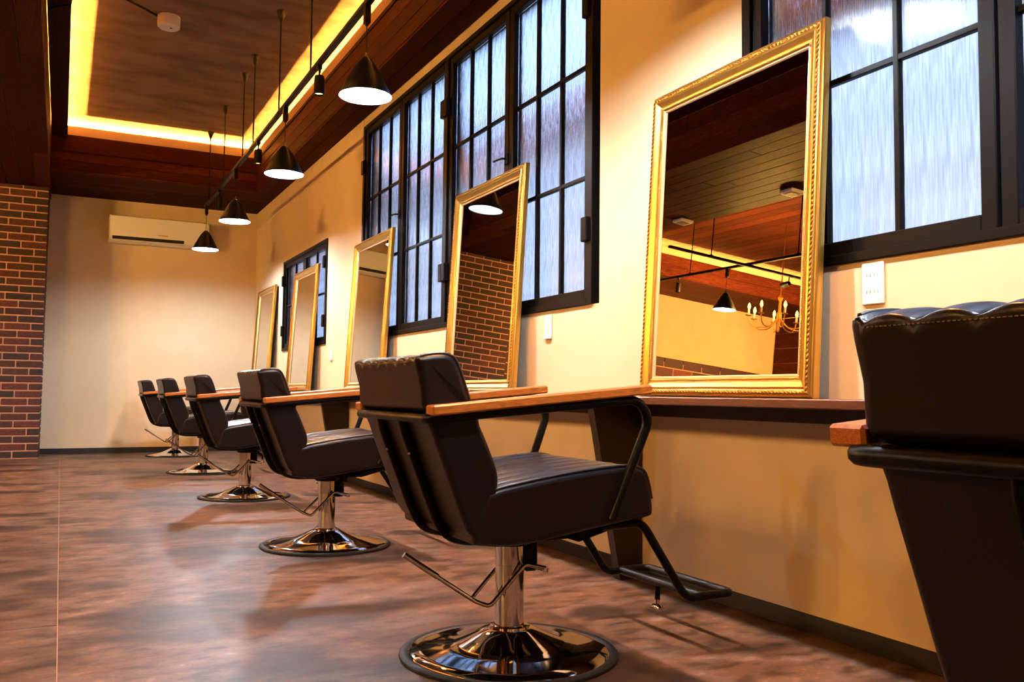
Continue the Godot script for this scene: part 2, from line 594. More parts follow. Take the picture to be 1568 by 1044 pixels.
func led(label: String, lo: Vector2, hi: Vector2, e_per_m: float, which := "lrfb") -> void:
	# light strips that lie on the ledge behind the upstands
	var back := 0.19
	var y := HL + 0.03
	var list := []
	if "l" in which: list.append([Vector3(lo.x - back, y, (lo.y + hi.y) / 2), 0.016, hi.y - lo.y + 2 * back, "left"])
	if "r" in which: list.append([Vector3(hi.x + back, y, (lo.y + hi.y) / 2), 0.016, hi.y - lo.y + 2 * back, "right"])
	if "f" in which: list.append([Vector3((lo.x + hi.x) / 2, y, lo.y - back), hi.x - lo.x + 2 * back - 0.05, 0.016, "far"])
	if "b" in which: list.append([Vector3((lo.x + hi.x) / 2, y, hi.y + back), hi.x - lo.x + 2 * back - 0.05, 0.016, "back"])
	for d in list:
		var side: String = {"left": "beam side", "right": "outer wall side", "far": "end wall side", "back": "entrance side"}[d[3]]
		var t := thing("led_strip", "warm light strip in the cove of the %s, %s" % [label, side], "light strip", d[0], 0.0, "cove light strips")
		part("diffuser", bx(Vector3(-d[1] / 2, -0.006, -d[2] / 2), Vector3(d[1] / 2, 0.002, d[2] / 2)), M.led, t)
		strip_light(t, Vector3(0, 0.004, 0), d[1], d[2], Color(1.0, 0.70, 0.30), e_per_m * maxf(d[1], d[2]))

func cladding(parent: Node3D, axis: int, at: float, out: float, a0: float, a1: float, y0: float, y1: float, rows: int, mats: Array) -> void:
	# upright face of stacked boards on the plane x = at (axis 0) or z = at (axis 2), facing the side given by out
	var h := (y1 - y0) / rows
	for k in rows:
		var a := a0
		while a < a1 - 0.01:
			var l := 3.0 * rng.randf_range(0.8, 1.1)
			if a1 - a - l < 0.9: l = a1 - a
			var p0 := Vector3.ZERO; var p1 := Vector3.ZERO
			var c := 2 if axis == 0 else 0
			p0[axis] = minf(at, at - out * 0.015); p1[axis] = maxf(at, at - out * 0.015)
			p0.y = y0 + h * k + 0.002; p1.y = y0 + h * (k + 1) - 0.002
			p0[c] = a + 0.002; p1[c] = a + l - 0.002
			part("plank", bx(p0, p1, 0.002), mats[rng.randi() % mats.size()], parent)
			a += l

const R1L := Vector2(-0.03, -9.76)
const R1H := Vector2(1.82, 1.6)
const R2L := Vector2(-5.8, -9.76)
const R2H := Vector2(-1.49, 1.6)

func ceiling() -> void:
	var c := struct("ceiling", "raw brown concrete ceiling panel inside the lit cove")
	part("slab", bx(Vector3(XL - 0.16, HC, ZF - 0.16), Vector3(WX + 0.16, HC + 0.28, ZB + 0.16)), M.concrete, c)
	var t := struct("trim_1", "dark stained timber bulkhead along the window wall", "bulkhead")
	part("backing", bx(Vector3(R1H.x + 0.013, HS + 0.012, ZF), Vector3(WX, HS + 0.02, ZB)), M.groove, t)
	part("backing", bx(Vector3(R1H.x + 0.013, HS + 0.02, R1L.y), Vector3(R1H.x + 0.02, HL + 0.01, R1H.y)), M.groove, t)
	part("ledge", bx(Vector3(R1H.x + 0.014, HL, R1L.y - 0.25), Vector3(WX, HL + 0.02, R1H.y + 0.25)), M.wall, t)
	planks(t, false, Vector3(R1H.x, HS, R1L.y), Vector3(WX, HS + 0.015, ZB), 0.125, 3.2, M.plank_z)
	cladding(t, 0, R1H.x, -1.0, R1L.y, R1H.y, HS + 0.015, HL - 0.03, 3, M.plank_z)
	part("lip", bx(Vector3(R1H.x - 0.006, HL - 0.03, R1L.y), Vector3(R1H.x + 0.03, HL, R1H.y), 0.002), M.plank_z[1], t)
	t = struct("trim_2", "dark stained timber bulkhead in front of the end wall", "bulkhead")
	part("backing", bx(Vector3(-0.17, HS + 0.012, ZF), Vector3(R1H.x + 0.013, HS + 0.02, R1L.y - 0.013)), M.groove, t)
	part("backing", bx(Vector3(-0.17, HS + 0.02, R1L.y - 0.02), Vector3(R1H.x + 0.013, HL + 0.01, R1L.y - 0.013)), M.groove, t)
	part("ledge", bx(Vector3(-0.17, HL, R1L.y - 0.25), Vector3(R1H.x + 0.014, HL + 0.02, R1L.y - 0.014)), M.wall, t)
	planks(t, true, Vector3(-0.17, HS, ZF), Vector3(WX, HS + 0.015, R1L.y), 0.125, 2.6, M.plank_x)
	cladding(t, 2, R1L.y, 1.0, -0.17, R1H.x, HS + 0.015, HL - 0.17, 2, M.plank_x)
	part("cornice", bx(Vector3(-0.17, HL - 0.17, R1L.y - 0.013), Vector3(R1H.x, HL - 0.002, R1L.y + 0.012), 0.004), M.plank_x[1], t)
	t = struct("trim_3", "dark timber bulkhead at the entrance side", "bulkhead")
	part("backing", bx(Vector3(-0.17, HS + 0.012, R1H.y + 0.014), Vector3(R1H.x + 0.013, HL + 0.02, ZB)), M.groove, t)
	planks(t, true, Vector3(-0.17, HS, R1H.y), Vector3(R1H.x, HS + 0.015, ZB), 0.3, 2.6, M.plank_x)
	t = struct("trim_4", "wide dark timber-clad beam above the brick column", "beam")
	part("backing", bx(Vector3(-1.34, HB + 0.01, ZF), Vector3(-0.185, HL, ZB)), M.groove, t)
	planks(t, false, Vector3(-1.35, HB, ZF), Vector3(-0.172, HB + 0.015, ZB), 0.13, 3.0, M.plank_z)
	cladding(t, 0, -0.17, 1.0, ZF, ZB, HB, HL - 0.03, 3, M.plank_z)
	cladding(t, 0, -1.352, -1.0, ZF, ZB, HB, HL - 0.03, 3, M.plank_z)
	part("lip", bx(Vector3(-0.17, HL - 0.03, R1L.y), Vector3(R1L.x + 0.002, HL, R1H.y), 0.003), M.plank_z[1], t)
	part("core", bx(Vector3(-1.30, HL, ZF), Vector3(-0.23, HC, ZB)), M.wall, t)
	# the upright ends of the cove, behind the light strips
	t = struct("trim_5", "cream cove upstands round the lit ceiling opening", "cove")
	cove(t, R1L, R1H, M.wall)
	part("cove_end", bx(Vector3(-0.17, HL + 0.02, R1L.y - 0.25), Vector3(WX, HC, R1L.y - 0.23)), M.wall, t)
	part("cove_end", bx(Vector3(-0.17, HL + 0.02, R1H.y + 0.23), Vector3(WX, HC, R1H.y + 0.25)), M.wall, t)
	led("concrete ceiling", R1L + Vector2(0.03, 0), R1H, 22.0)

# ------------------------------------------------------------------ windows
func window(called: String, label: String, z0: float, y0: float, glass_w: float, sashes: int, cols: int, ys: Array) -> void:
	# z0 is the end of the frame toward the far wall; sashes hang in pairs
	var t := struct(called, label, "window")
	var o := 0.085; var meet := 0.10; var mull := 0.14
	var st := 0.045
	var y1: float = ys[-1] + 0.072
	var zz := z0 + o
	var spots := []
	for s in sashes:
		spots.append(zz)
		zz += glass_w + (meet if s % 2 == 0 else mull)
	var z1: float = spots[-1] + glass_w + o
	var xa := WX - 0.014; var xb := WX + 0.10
	var f := MB.new()
	var e := o - st + 0.002
	f.box(Vector3(xa, y0, z0), Vector3(xb, y1, z0 + e), 0.003)
	f.box(Vector3(xa, y0, z1 - e), Vector3(xb, y1, z1), 0.003)
	f.box(Vector3(xa, y0, z0 + e), Vector3(xb, ys[0] - st + 0.002, z1 - e), 0.003)
	f.box(Vector3(xa, ys[-1] + st - 0.002, z0 + e), Vector3(xb, y1, z1 - e), 0.003)
	for s in range(1, sashes - 1, 2):
		f.box(Vector3(xa, ys[0] - st, spots[s] + glass_w + st), Vector3(xb, ys[-1] + st, spots[s + 1] - st), 0.003)
	part("frame", f.mesh(), M.black, t)
	var n := ys.size() - 1
	var bar_h := MB.new(); bar_h.box(Vector3(WX + 0.014, -0.009, 0), Vector3(WX + 0.038, 0.009, glass_w), 0.002)
	var bar_v := MB.new(); bar_v.box(Vector3(WX + 0.012, ys[0], -0.009), Vector3(WX + 0.038, ys[-1], 0.009), 0.002)
	var mh := bar_h.mesh(); var mv := bar_v.mesh()
	var pw := glass_w / cols
	var panes := {}
	for s in sashes:
		var za: float = spots[s]
		var q := MB.new()
		var xs := WX + 0.0; var xe := WX + 0.06
		q.box(Vector3(xs, ys[0] - st, za - st), Vector3(xe, ys[-1] + st, za), 0.003)
		q.box(Vector3(xs, ys[0] - st, za + glass_w), Vector3(xe, ys[-1] + st, za + glass_w + st), 0.003)
		q.box(Vector3(xs, ys[0] - st, za), Vector3(xe, ys[0], za + glass_w), 0.003)
		q.box(Vector3(xs, ys[-1], za), Vector3(xe, ys[-1] + st, za + glass_w), 0.003)
		var sash := part("sash", q.mesh(), M.black, t)
		for k in range(1, n):
			part("glazing_bar", mh, M.black, sash, Vector3(0, ys[k], za))
		for k in range(1, cols):
			part("glazing_bar", mv, M.black, sash, Vector3(0, 0, za + pw * k))
		for k in n:
			if not panes.has(k):
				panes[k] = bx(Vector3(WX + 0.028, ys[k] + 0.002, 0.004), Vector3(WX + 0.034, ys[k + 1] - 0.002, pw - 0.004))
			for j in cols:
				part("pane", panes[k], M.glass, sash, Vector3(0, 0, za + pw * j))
		# hinges on the outer stile, a latch on the meeting stile
		var outer: float = za - st if s % 2 == 0 else za + glass_w + st
		for y in [lerpf(ys[0], ys[-1], 0.17), lerpf(ys[0], ys[-1], 0.83)]:
			part("hinge", bx(Vector3(WX - 0.034, y - 0.055, outer - 0.024), Vector3(WX + 0.002, y + 0.055, outer + 0.024), 0.004), M.black, t)
		if s % 2 == 0:
			var yl := lerpf(ys[0], ys[-1], 0.5)
			var h := MB.new()
			h.box(Vector3(WX - 0.014, yl - 0.03, za + glass_w + 0.03), Vector3(WX + 0.002, yl + 0.03, za + glass_w + 0.06), 0.003)
			h.tube(bent([Vector3(WX - 0.01, yl, za + glass_w + 0.045), Vector3(WX - 0.035, yl, za + glass_w + 0.045), Vector3(WX - 0.038, yl + 0.004, za + glass_w - 0.05)], 0.01), 0.006, 8)
			part("latch", h.mesh(), M.black, t)

func windows() -> void:
	window("window_1", "small black steel window behind a mirror, near the end wall", -9.42, 1.135, 0.725, 2, 2, [1.207, 1.603, 2.003])
	window("window_2", "wide black steel window of thirty-six figured panes", -6.68, 1.115, 0.7195, 4, 3, [1.187, 1.70, 2.213, 2.728])
	window("window_3", "black steel window above the double power outlet", -2.325, 1.115, 0.787, 4, 3, [1.187, 1.685, 2.205, 2.728])

func outdoors() -> void:
	var h := thing("neighbouring_house", "pale house wall with brown eaves blurred behind the window glass", "house", Vector3(3.7, -0.3, -3.0))
	part("wall", bx(Vector3(0.0, 0.0, -14.0), Vector3(0.2, 3.3, 14.0)), M.siding, h)
	part("fascia_board", bx(Vector3(-0.06, 3.08, -14.0), Vector3(0.0, 3.46, 14.0), 0.01), M.eave, h)
	var g := thing("outdoor_paving", "grey paved strip between the salon and the next house", "paving", Vector3(2.24, -0.3, -3.0))
	g.set_meta("kind", "structure")
	part("slab", bx(Vector3(0.0, -0.1, -14.0), Vector3(3.0, 0.0, 14.0)), M.paving, g)

# ------------------------------------------------------------------ brick column
func brick_column() -> void:
	var z0 := -10.32; var x0 := -1.14; var x1 := -0.18
	var t := struct("brick_column", "dark red brick column with pale mortar under the timber beam", "column")
	part("mortar", bx(Vector3(x0 + 0.006, 0.0, ZF + 0.01), Vector3(x1 - 0.006, HB, z0 - 0.006), 0.002), M.mortar, t)
	var rh := 0.0765; var bh := 0.063; var pitch := 0.242; var j := 0.012
	var pool := {}
	var y := 0.012
	var row := 0
	while y + 0.03 < HB:
		var h := minf(bh, HB - y - 0.002)
		var off := 0.0 if row % 2 == 0 else pitch / 2
		# front face: from the right edge toward the left
		var x := x1
		var first := true
		while x > x0 + 0.03:
			var l := pitch - j
			if first and row % 2 == 1: l = pitch / 2 - j
			first = false
			l = minf(l, x - x0)
			var key := "f%d_%d_%d" % [int(l * 1000), int(h * 1000), rng.randi() % 3]
			if not pool.has(key):
				var d := rng.randf_range(0.0, 0.003)
				pool[key] = bx(Vector3(-l, 0, -0.03), Vector3(0, h, d), rng.randf_range(0.003, 0.006))
			part("brick", pool[key], M.brick[rng.randi() % 5], t, Vector3(x, y + rng.randf_range(-0.001, 0.001), z0))
			x -= l + j
		# return face toward the chairs
		var z := z0 - (0.0 if row % 2 == 1 else 0.0)
		var zz := z0 - 0.03 - (pitch / 2 - j - 0.03 if row % 2 == 0 else pitch - j - 0.03)
		zz = z0 - (0.118 if row % 2 == 0 else 0.236)
		while zz > ZF + 0.06:
			var l2 := minf(pitch - j, zz - ZF - 0.01)
			var key2 := "s%d_%d" % [int(l2 * 1000), int(h * 1000)]
			if not pool.has(key2):
				pool[key2] = bx(Vector3(-0.03, 0, -l2), Vector3(0.002, h, 0), 0.005)
			if l2 > 0.05: part("brick", pool[key2], M.brick[rng.randi() % 5], t, Vector3(x1, y, zz))
			zz -= l2 + j
		y += rh
		row += 1

# ------------------------------------------------------------------ shelf along the window wall
func shelf() -> void:
	var t := thing("wall_shelf", "long dark wooden shelf along the window wall under the mirrors", "shelf", Vector3(WX, 0, 0))
	part("board", bx(Vector3(-0.315, 0.687, ZF + 0.35), Vector3(-0.001, 0.713, 1.6), 0.003), M.shelf, t)
	part("cleat", bx(Vector3(-0.045, 0.638, ZF + 0.37), Vector3(-0.001, 0.687, 1.58), 0.002), M.shelf_dark, t)
	var p := MB.new()
	p.prism([Vector2(-0.262 + 0.025, 0.687), Vector2(-0.009, 0.687), Vector2(-0.009, 0.0), Vector2(-0.105, 0.0)], -0.022, 0.022)
	var pm := p.mesh()
	for z in [-0.95, -2.94, -4.95, -6.97, -8.95, -10.6]:
		part("support_panel", pm, M.shelf_dark, t, Vector3(0, 0, z))

# ------------------------------------------------------------------ gilt mirrors
func frame_mesh(w: float, h: float, prof: Array) -> MB:
	# mitred frame: prof of Vector2(inset from the outer edge, height in front of the back); the frame stands in y-z, facing -x
	var m := MB.new()
	var corner := func(c: int, p: Vector2) -> Vector3:
		var sz: float = [-1.0, 1.0, 1.0, -1.0][c]
		var sy: float = [0.0, 0.0, 1.0, 1.0][c]
		return Vector3(-p.y, p.x if sy == 0.0 else h - p.x, sz * (w / 2 - p.x))
	for c in 4:
		var d := (c + 1) % 4
		var inward := [Vector3(0, 1, 0), Vector3(0, 0, -1), Vector3(0, -1, 0), Vector3(0, 0, 1)][c] as Vector3
		var segn := []
		for i in prof.size() - 1:
			var s: Vector2 = (prof[i + 1] - prof[i]).normalized()
			segn.append(Vector3(-1, 0, 0) * s.x - inward * s.y)
		for i in segn.size():
			var n0: Vector3 = segn[i]; var n1: Vector3 = segn[i]
			if i > 0 and segn[i - 1].dot(segn[i]) > 0.75: n0 = (segn[i - 1] + segn[i]).normalized()
			if i < segn.size() - 1 and segn[i + 1].dot(segn[i]) > 0.75: n1 = (segn[i + 1] + segn[i]).normalized()
			var a: Vector3 = corner.call(c, prof[i]); var b: Vector3 = corner.call(d, prof[i])
			var e: Vector3 = corner.call(d, prof[i + 1]); var f: Vector3 = corner.call(c, prof[i + 1])
			m.tri(a, b, e, n0, n0, n1)
			m.tri(a, e, f, n0, n1, n1)
	return m

func beads(w: float, h: float, inset: float, front: float, pitch: float, size: Vector3, slant: float) -> Mesh:
	# small carved beads in a row round the frame
	var m := MB.new()
	var hw := w / 2 - inset
	var lines := [[Vector3(-front, inset, -hw), Vector3(-front, inset, hw)], [Vector3(-front, inset, hw), Vector3(-front, h - inset, hw)], [Vector3(-front, h - inset, hw), Vector3(-front, h - inset, -hw)], [Vector3(-front, h - inset, -hw), Vector3(-front, inset, -hw)]]
	for l in lines:
		var a: Vector3 = l[0]; var b: Vector3 = l[1]
		var t := (b - a).normalized()
		var s := t.cross(Vector3(1, 0, 0)).normalized()
		var n := int((b - a).length() / pitch)
		for i in n:
			var tt := t.rotated(Vector3(1, 0, 0), slant)
			var ss := s.rotated(Vector3(1, 0, 0), slant)
			m.blob(a.lerp(b, (i + 0.5) / n), Basis(tt * size.x, Vector3(-1, 0, 0) * size.z, ss * size.y), 4, 6)
	return m.mesh()

func mirrors() -> void:
	var w := 0.872; var h := 1.158
	var spots := [-2.352, -4.296, -6.29, -8.305, -10.10]
	var words := ["gilt-framed mirror beside the double power outlet, fifth from the end wall", "gilt-framed mirror over the wide window's last sash, fourth from the end wall", "gilt-framed mirror at the far edge of the wide window, third from the end wall", "gilt-framed mirror in front of the small window, second from the end wall", "gilt-framed mirror closest to the end wall corner, on bare plaster"]
	var lean := asin(0.066 / h)
	var proto := thing("leaning_mirror", words[0], "mirror", Vector3(1.984, 0.713, spots[0]), 0.0, "gilt mirrors leaning on the shelf")
	proto.rotation.z = -lean
	var prof := [Vector2(0.0, 0.0), Vector2(0.0, 0.022), Vector2(0.002, 0.026), Vector2(0.006, 0.028), Vector2(0.010, 0.026), Vector2(0.011, 0.030), Vector2(0.015, 0.034), Vector2(0.023, 0.034), Vector2(0.027, 0.031), Vector2(0.030, 0.033), Vector2(0.034, 0.034), Vector2(0.040, 0.030), Vector2(0.046, 0.025), Vector2(0.052, 0.022), Vector2(0.056, 0.0215), Vector2(0.058, 0.024), Vector2(0.062, 0.024), Vector2(0.064, 0.020), Vector2(0.067, 0.018)]
	part("frame", frame_mesh(w, h, prof).mesh(), M.gold, proto)
	part("carved_border", beads(w, h, 0.019, 0.034, 0.0155, Vector3(0.0088, 0.0042, 0.0042), 0.6), M.gold_dark, proto, Vector3.ZERO, "carved rope border")
	part("beading", beads(w, h, 0.060, 0.0235, 0.0085, Vector3(0.0036, 0.0026, 0.0028), 0.0), M.gold, proto, Vector3.ZERO, "fine inner row of beads")
	part("slip", frame_mesh(w, h, [Vector2(0.067, 0.006), Vector2(0.067, 0.018), Vector2(0.070, 0.0185), Vector2(0.074, 0.012), Vector2(0.074, 0.006)]).mesh(), M.slip, proto)
	part("backing", bx(Vector3(-0.008, 0.006, -w / 2 + 0.006), Vector3(-0.001, h - 0.006, w / 2 - 0.006)), M.shelf_dark, proto)
	part("glass", bx(Vector3(-0.0125, 0.070, -w / 2 + 0.070), Vector3(-0.0085, h - 0.070, w / 2 - 0.070)), M.mirror, proto)
	for i in range(1, spots.size()):
		copy(proto, Vector3(1.984, 0.713, spots[i]), words[i])

# ------------------------------------------------------------------ styling chairs
func smooth(pts: Array, steps: int) -> Array:
	# closed Catmull-Rom through the points
	var out := []
	var m := pts.size()
	for i in m:
		var a: Vector2 = pts[(i + m - 1) % m]; var b: Vector2 = pts[i]; var c: Vector2 = pts[(i + 1) % m]; var d: Vector2 = pts[(i + 2) % m]
		for k in steps:
			var t := float(k) / steps
			var p := b.cubic_interpolate(c, a, d, t)
			out.append(p)
	return out

func make_chair(label: String, at: Vector3) -> Node3D:
	var t := thing("styling_chair", label, "chair", at, 0.0, "styling chairs in a row before the mirrors")
	# local axes: x forward (toward the mirror), z toward the sitter's right
	# headrest block above the rail
	var hp := smooth([Vector2(-0.352, 0.672), Vector2(-0.368, 0.735), Vector2(-0.384, 0.796), Vector2(-0.372, 0.808), Vector2(-0.335, 0.815), Vector2(-0.300, 0.814), Vector2(-0.276, 0.795), Vector2(-0.252, 0.735), Vector2(-0.232, 0.675), Vector2(-0.240, 0.668)], 3)
	var hw := []
	for p in hp: hw.append(1.0 if p.y > 0.69 and (p.y > 0.80 or p.x > -0.30) else 0.0)
	var m := MB.new()
	m.pad(hp, hw, 0.257, 0.016, 7, 0.017, 98)
	part("headrest", m.mesh(), M.leather, t)
	# seams of piping round both sides of the headrest
	for s in [-1.0, 1.0]:
		var path := []
		for p in hp.slice(9, hp.size() - 5): path.append(Vector3(lerpf(p.x, -0.31, 0.02), lerpf(p.y, 0.74, 0.02), s * 0.249))
		var q := MB.new(); q.tube(path, 0.0042, 6)
		part("piping", q.mesh(), M.piping, t)
	# backrest below the rail
	var bp := smooth([Vector2(-0.344, 0.664), Vector2(-0.338, 0.628), Vector2(-0.294, 0.515), Vector2(-0.250, 0.405), Vector2(-0.225, 0.368), Vector2(-0.185, 0.348), Vector2(-0.150, 0.352), Vector2(-0.150, 0.420), Vector2(-0.158, 0.480), Vector2(-0.160, 0.520), Vector2(-0.180, 0.575), Vector2(-0.210, 0.640), Vector2(-0.228, 0.668)], 3)
	var bw := []
	for p in bp: bw.append(1.0 if p.x > -0.235 and p.y > 0.49 else 0.0)
	m = MB.new()
	m.pad(bp, bw, 0.252, 0.014, 7, 0.014, 98)
	part("backrest", m.mesh(), M.leather, t)
	# seat cushion
	var sp := smooth([Vector2(-0.225, 0.362), Vector2(-0.195, 0.344), Vector2(-0.10, 0.339), Vector2(0.05, 0.358), Vector2(0.20, 0.379), Vector2(0.29, 0.390), Vector2(0.308, 0.402), Vector2(0.306, 0.440), Vector2(0.292, 0.498), Vector2(0.272, 0.522), Vector2(0.225, 0.531), Vector2(0.14, 0.527), Vector2(0.02, 0.514), Vector2(-0.10, 0.496), Vector2(-0.172, 0.482), Vector2(-0.20, 0.46)], 3)
	var sw := []
	for p in sp: sw.append(1.0 if p.y > 0.478 and p.x < 0.29 else 0.0)
	m = MB.new()
	m.pad(sp, sw, 0.254, 0.018, 7, 0.018, 98)
	part("seat", m.mesh(), M.leather, t)
	for s in [-1.0, 1.0]:
		var path := []
		for p in sp.slice(21, 44): path.append(Vector3(lerpf(p.x, 0.05, 0.01), p.y - 0.001, s * 0.247))
		var q := MB.new(); q.tube(path, 0.0042, 6)
		part("piping", q.mesh(), M.piping, t)
	# light stitching along the top of the headrest's rear edge
	var th := MB.new()
	for i in 84:
		var z := lerpf(-0.235, 0.235, (i + 0.5) / 84.0)
		th.box(Vector3(-0.3852, 0.7925, z - 0.0018), Vector3(-0.3820, 0.7938, z + 0.0018))
	part("stitching", th.mesh(), M.thread, t, Vector3.ZERO, "pale stitched thread line")
	# wooden armrests rising a little toward the front
	for s in [-1.0, 1.0]:
		var a := MB.new()
		a.box(Vector3(-0.3125, -0.0125, -0.025), Vector3(0.3125, 0.0125, 0.025), 0.004)
		var o := part("armrest", a.mesh(), M.arm, t, Vector3(-0.048, 0.7055, s * 0.282), "orange-brown wooden armrest")
		o.rotation.z = 0.092
	# one bent steel tube: up from the seat, under both arms, across the back
	var f := []
	for s in [1.0, -1.0]:
		var half := [Vector3(0.165, 0.392, s * 0.262), Vector3(0.272, 0.655, s * 0.281), Vector3(0.235, 0.7075, s * 0.282), Vector3(-0.30, 0.6625, s * 0.282), Vector3(-0.358, 0.657, s * 0.277)]
		if s > 0: f = half
		else:
			half.reverse()
			f.append_array(half)
	m = MB.new()
	m.tube(bent(f, 0.055, 8), 0.0125, 10)
	part("arm_frame", m.mesh(), M.steel, t, Vector3.ZERO, "bent black steel arm tube")
	# two steel bars that run down the back and under the seat
	for z in [-0.085, 0.085]:
		var bar := MB.new()
		bar.tube(bent([Vector3(-0.350, 0.652, z), Vector3(-0.344, 0.622, z), Vector3(-0.300, 0.512, z), Vector3(-0.257, 0.402, z), Vector3(-0.228, 0.352, z), Vector3(-0.175, 0.335, z), Vector3(-0.03, 0.332, z)], 0.03, 4), 0.016, 8, 0.55)
		part("back_bar", bar.mesh(), M.steel, t)
		var sc := MB.new()
		sc.lathe([Vector2(0.0, 0.005), Vector2(0.004, 0.004), Vector2(0.0055, 0.0)], Vector3(-0.3335, 0.565, z), 10, Basis(Vector3(0, 0, 1), 1.2))
		part("screw", sc.mesh(), M.chrome, t)
	# seat pan and its bracket
	m = MB.new()
	m.box(Vector3(-0.13, 0.322, -0.11), Vector3(0.14, 0.345, 0.11), 0.004)
	m.prism([Vector2(0.10, 0.352), Vector2(0.225, 0.375), Vector2(0.225, 0.362), Vector2(0.10, 0.330)], -0.205, 0.205)
	m.lathe([Vector2(0.0, 0.300), Vector2(0.052, 0.300), Vector2(0.058, 0.306), Vector2(0.058, 0.330)], Vector3.ZERO, 24)
	m.box(Vector3(0.035, 0.225, -0.012), Vector3(0.075, 0.330, 0.030), 0.006)
	part("seat_bracket", m.mesh(), M.steel, t)
	# chromed pump column
	m = MB.new()
	m.lathe([Vector2(0.0, 0.05), Vector2(0.040, 0.05), Vector2(0.040, 0.245), Vector2(0.041, 0.246), Vector2(0.041, 0.306), Vector2(0.030, 0.308)], Vector3.ZERO, 40)
	part("column", m.mesh(), M.chrome, t)
	# chromed foot plate with a dark rim
	m = MB.new()
	m.lathe([Vector2(0.280, 0.008), Vector2(0.272, 0.0145), Vector2(0.24, 0.0195), Vector2(0.19, 0.0275), Vector2(0.155, 0.0345), Vector2(0.150, 0.0365), Vector2(0.125, 0.046), Vector2(0.090, 0.061), Vector2(0.066, 0.073), Vector2(0.060, 0.0745), Vector2(0.056, 0.0735), Vector2(0.054, 0.079), Vector2(0.049, 0.0825), Vector2(0.042, 0.083), Vector2(0.040, 0.078)], Vector3.ZERO, 72)
	part("foot_plate", m.mesh(), M.chrome, t, Vector3.ZERO, "round chromed foot plate")
	m = MB.new()
	m.lathe([Vector2(0.0, 0.0), Vector2(0.300, 0.0), Vector2(0.303, 0.003), Vector2(0.302, 0.008), Vector2(0.296, 0.0115), Vector2(0.284, 0.0125), Vector2(0.277, 0.010), Vector2(0.272, 0.004)], Vector3.ZERO, 72)
	part("rim", m.mesh(), M.rubber, t, Vector3.ZERO, "dark rubber rim")
	# pump lever: a narrow loop past the column and one long handle
	m = MB.new()
	m.tube(bent([Vector3(0.085, 0.236, 0.052), Vector3(0.022, 0.252, 0.052), Vector3(-0.085, 0.147, 0.052), Vector3(-0.120, 0.160, 0.030), Vector3(-0.300, 0.283, 0.0)], 0.014, 5), 0.0062, 8)
	m.tube(bent([Vector3(0.030, 0.250, -0.052), Vector3(0.005, 0.246, -0.052), Vector3(-0.096, 0.152, -0.040), Vector3(-0.132, 0.169, 0.020)], 0.012, 5), 0.0058, 8)
	m.tube([Vector3(-0.222, 0.2305, 0.013), Vector3(-0.312, 0.292, -0.002)], 0.0082, 10)
	part("pump_lever", m.mesh(), M.chrome, t)
	m = MB.new()
	m.lathe([Vector2(0, 0.0), Vector2(0.008, 0.0), Vector2(0.008, 0.012), Vector2(0.0, 0.012)], Vector3(0.085, 0.232, 0.046), 10, Basis(Vector3(1, 0, 0), PI / 2))
	m.tube([Vector3(0.06, 0.236, 0.02), Vector3(0.092, 0.230, 0.056)], 0.006, 8)
	part("lever_pin", m.mesh(), M.chrome, t)
	# footrest: two struts and a long closed loop of tube
	for sg in [-1.0, 1.0]:
		m = MB.new()
		m.tube(bent([Vector3(0.17, 0.366, sg * 0.205), Vector3(0.300, 0.372, sg * 0.205), Vector3(0.452, 0.150, sg * 0.205), Vector3(0.52, 0.150, sg * 0.205)], 0.035, 7), 0.0125, 10)
		part("footrest_strut", m.mesh(), M.steel, t)
	m = MB.new()
	m.tube(bent([Vector3(0.50, 0.151, 0.205), Vector3(0.618, 0.151, 0.205), Vector3(0.618, 0.151, -0.205), Vector3(0.50, 0.151, -0.205)], 0.03, 7), 0.0125, 10)
	m.tube([Vector3(0.508, 0.151, 0.205), Vector3(0.508, 0.151, -0.205)], 0.0125, 10)
	part("footrest", m.mesh(), M.steel, t)
	m = MB.new()
	m.lathe([Vector2(0.0, 0.072), Vector2(0.020, 0.072), Vector2(0.022, 0.076), Vector2(0.018, 0.081), Vector2(0.007, 0.085), Vector2(0.007, 0.100)], Vector3(0.512, 0, -0.01), 20)
	part("glide", m.mesh(), M.chrome, t)
	m = MB.new()
	m.lathe([Vector2(0.0085, 0.098), Vector2(0.0085, 0.148)], Vector3(0.512, 0, -0.01), 12)
	part("glide_stem", m.mesh(), M.steel, t)
	return t

func chairs() -> void:
	var ord := ["first", "second", "third", "fourth", "fifth", "sixth"]
	var zs := [-10.32, -8.19, -6.21, -4.145, -2.236, -0.43]
	var proto: Node3D = null
	for i in 6:
		var label := "brown leather styling chair with wooden arms, %s from the end wall" % ord[i]
		if proto == null: proto = make_chair(label, Vector3(CX, 0, zs[i]))
		else: copy(proto, Vector3(CX, 0, zs[i]), label)

# ------------------------------------------------------------------ lighting track, pendants, spots
const COOL := Color(0.90, 0.95, 1.0)
const WARM := Color(1.0, 0.68, 0.34)

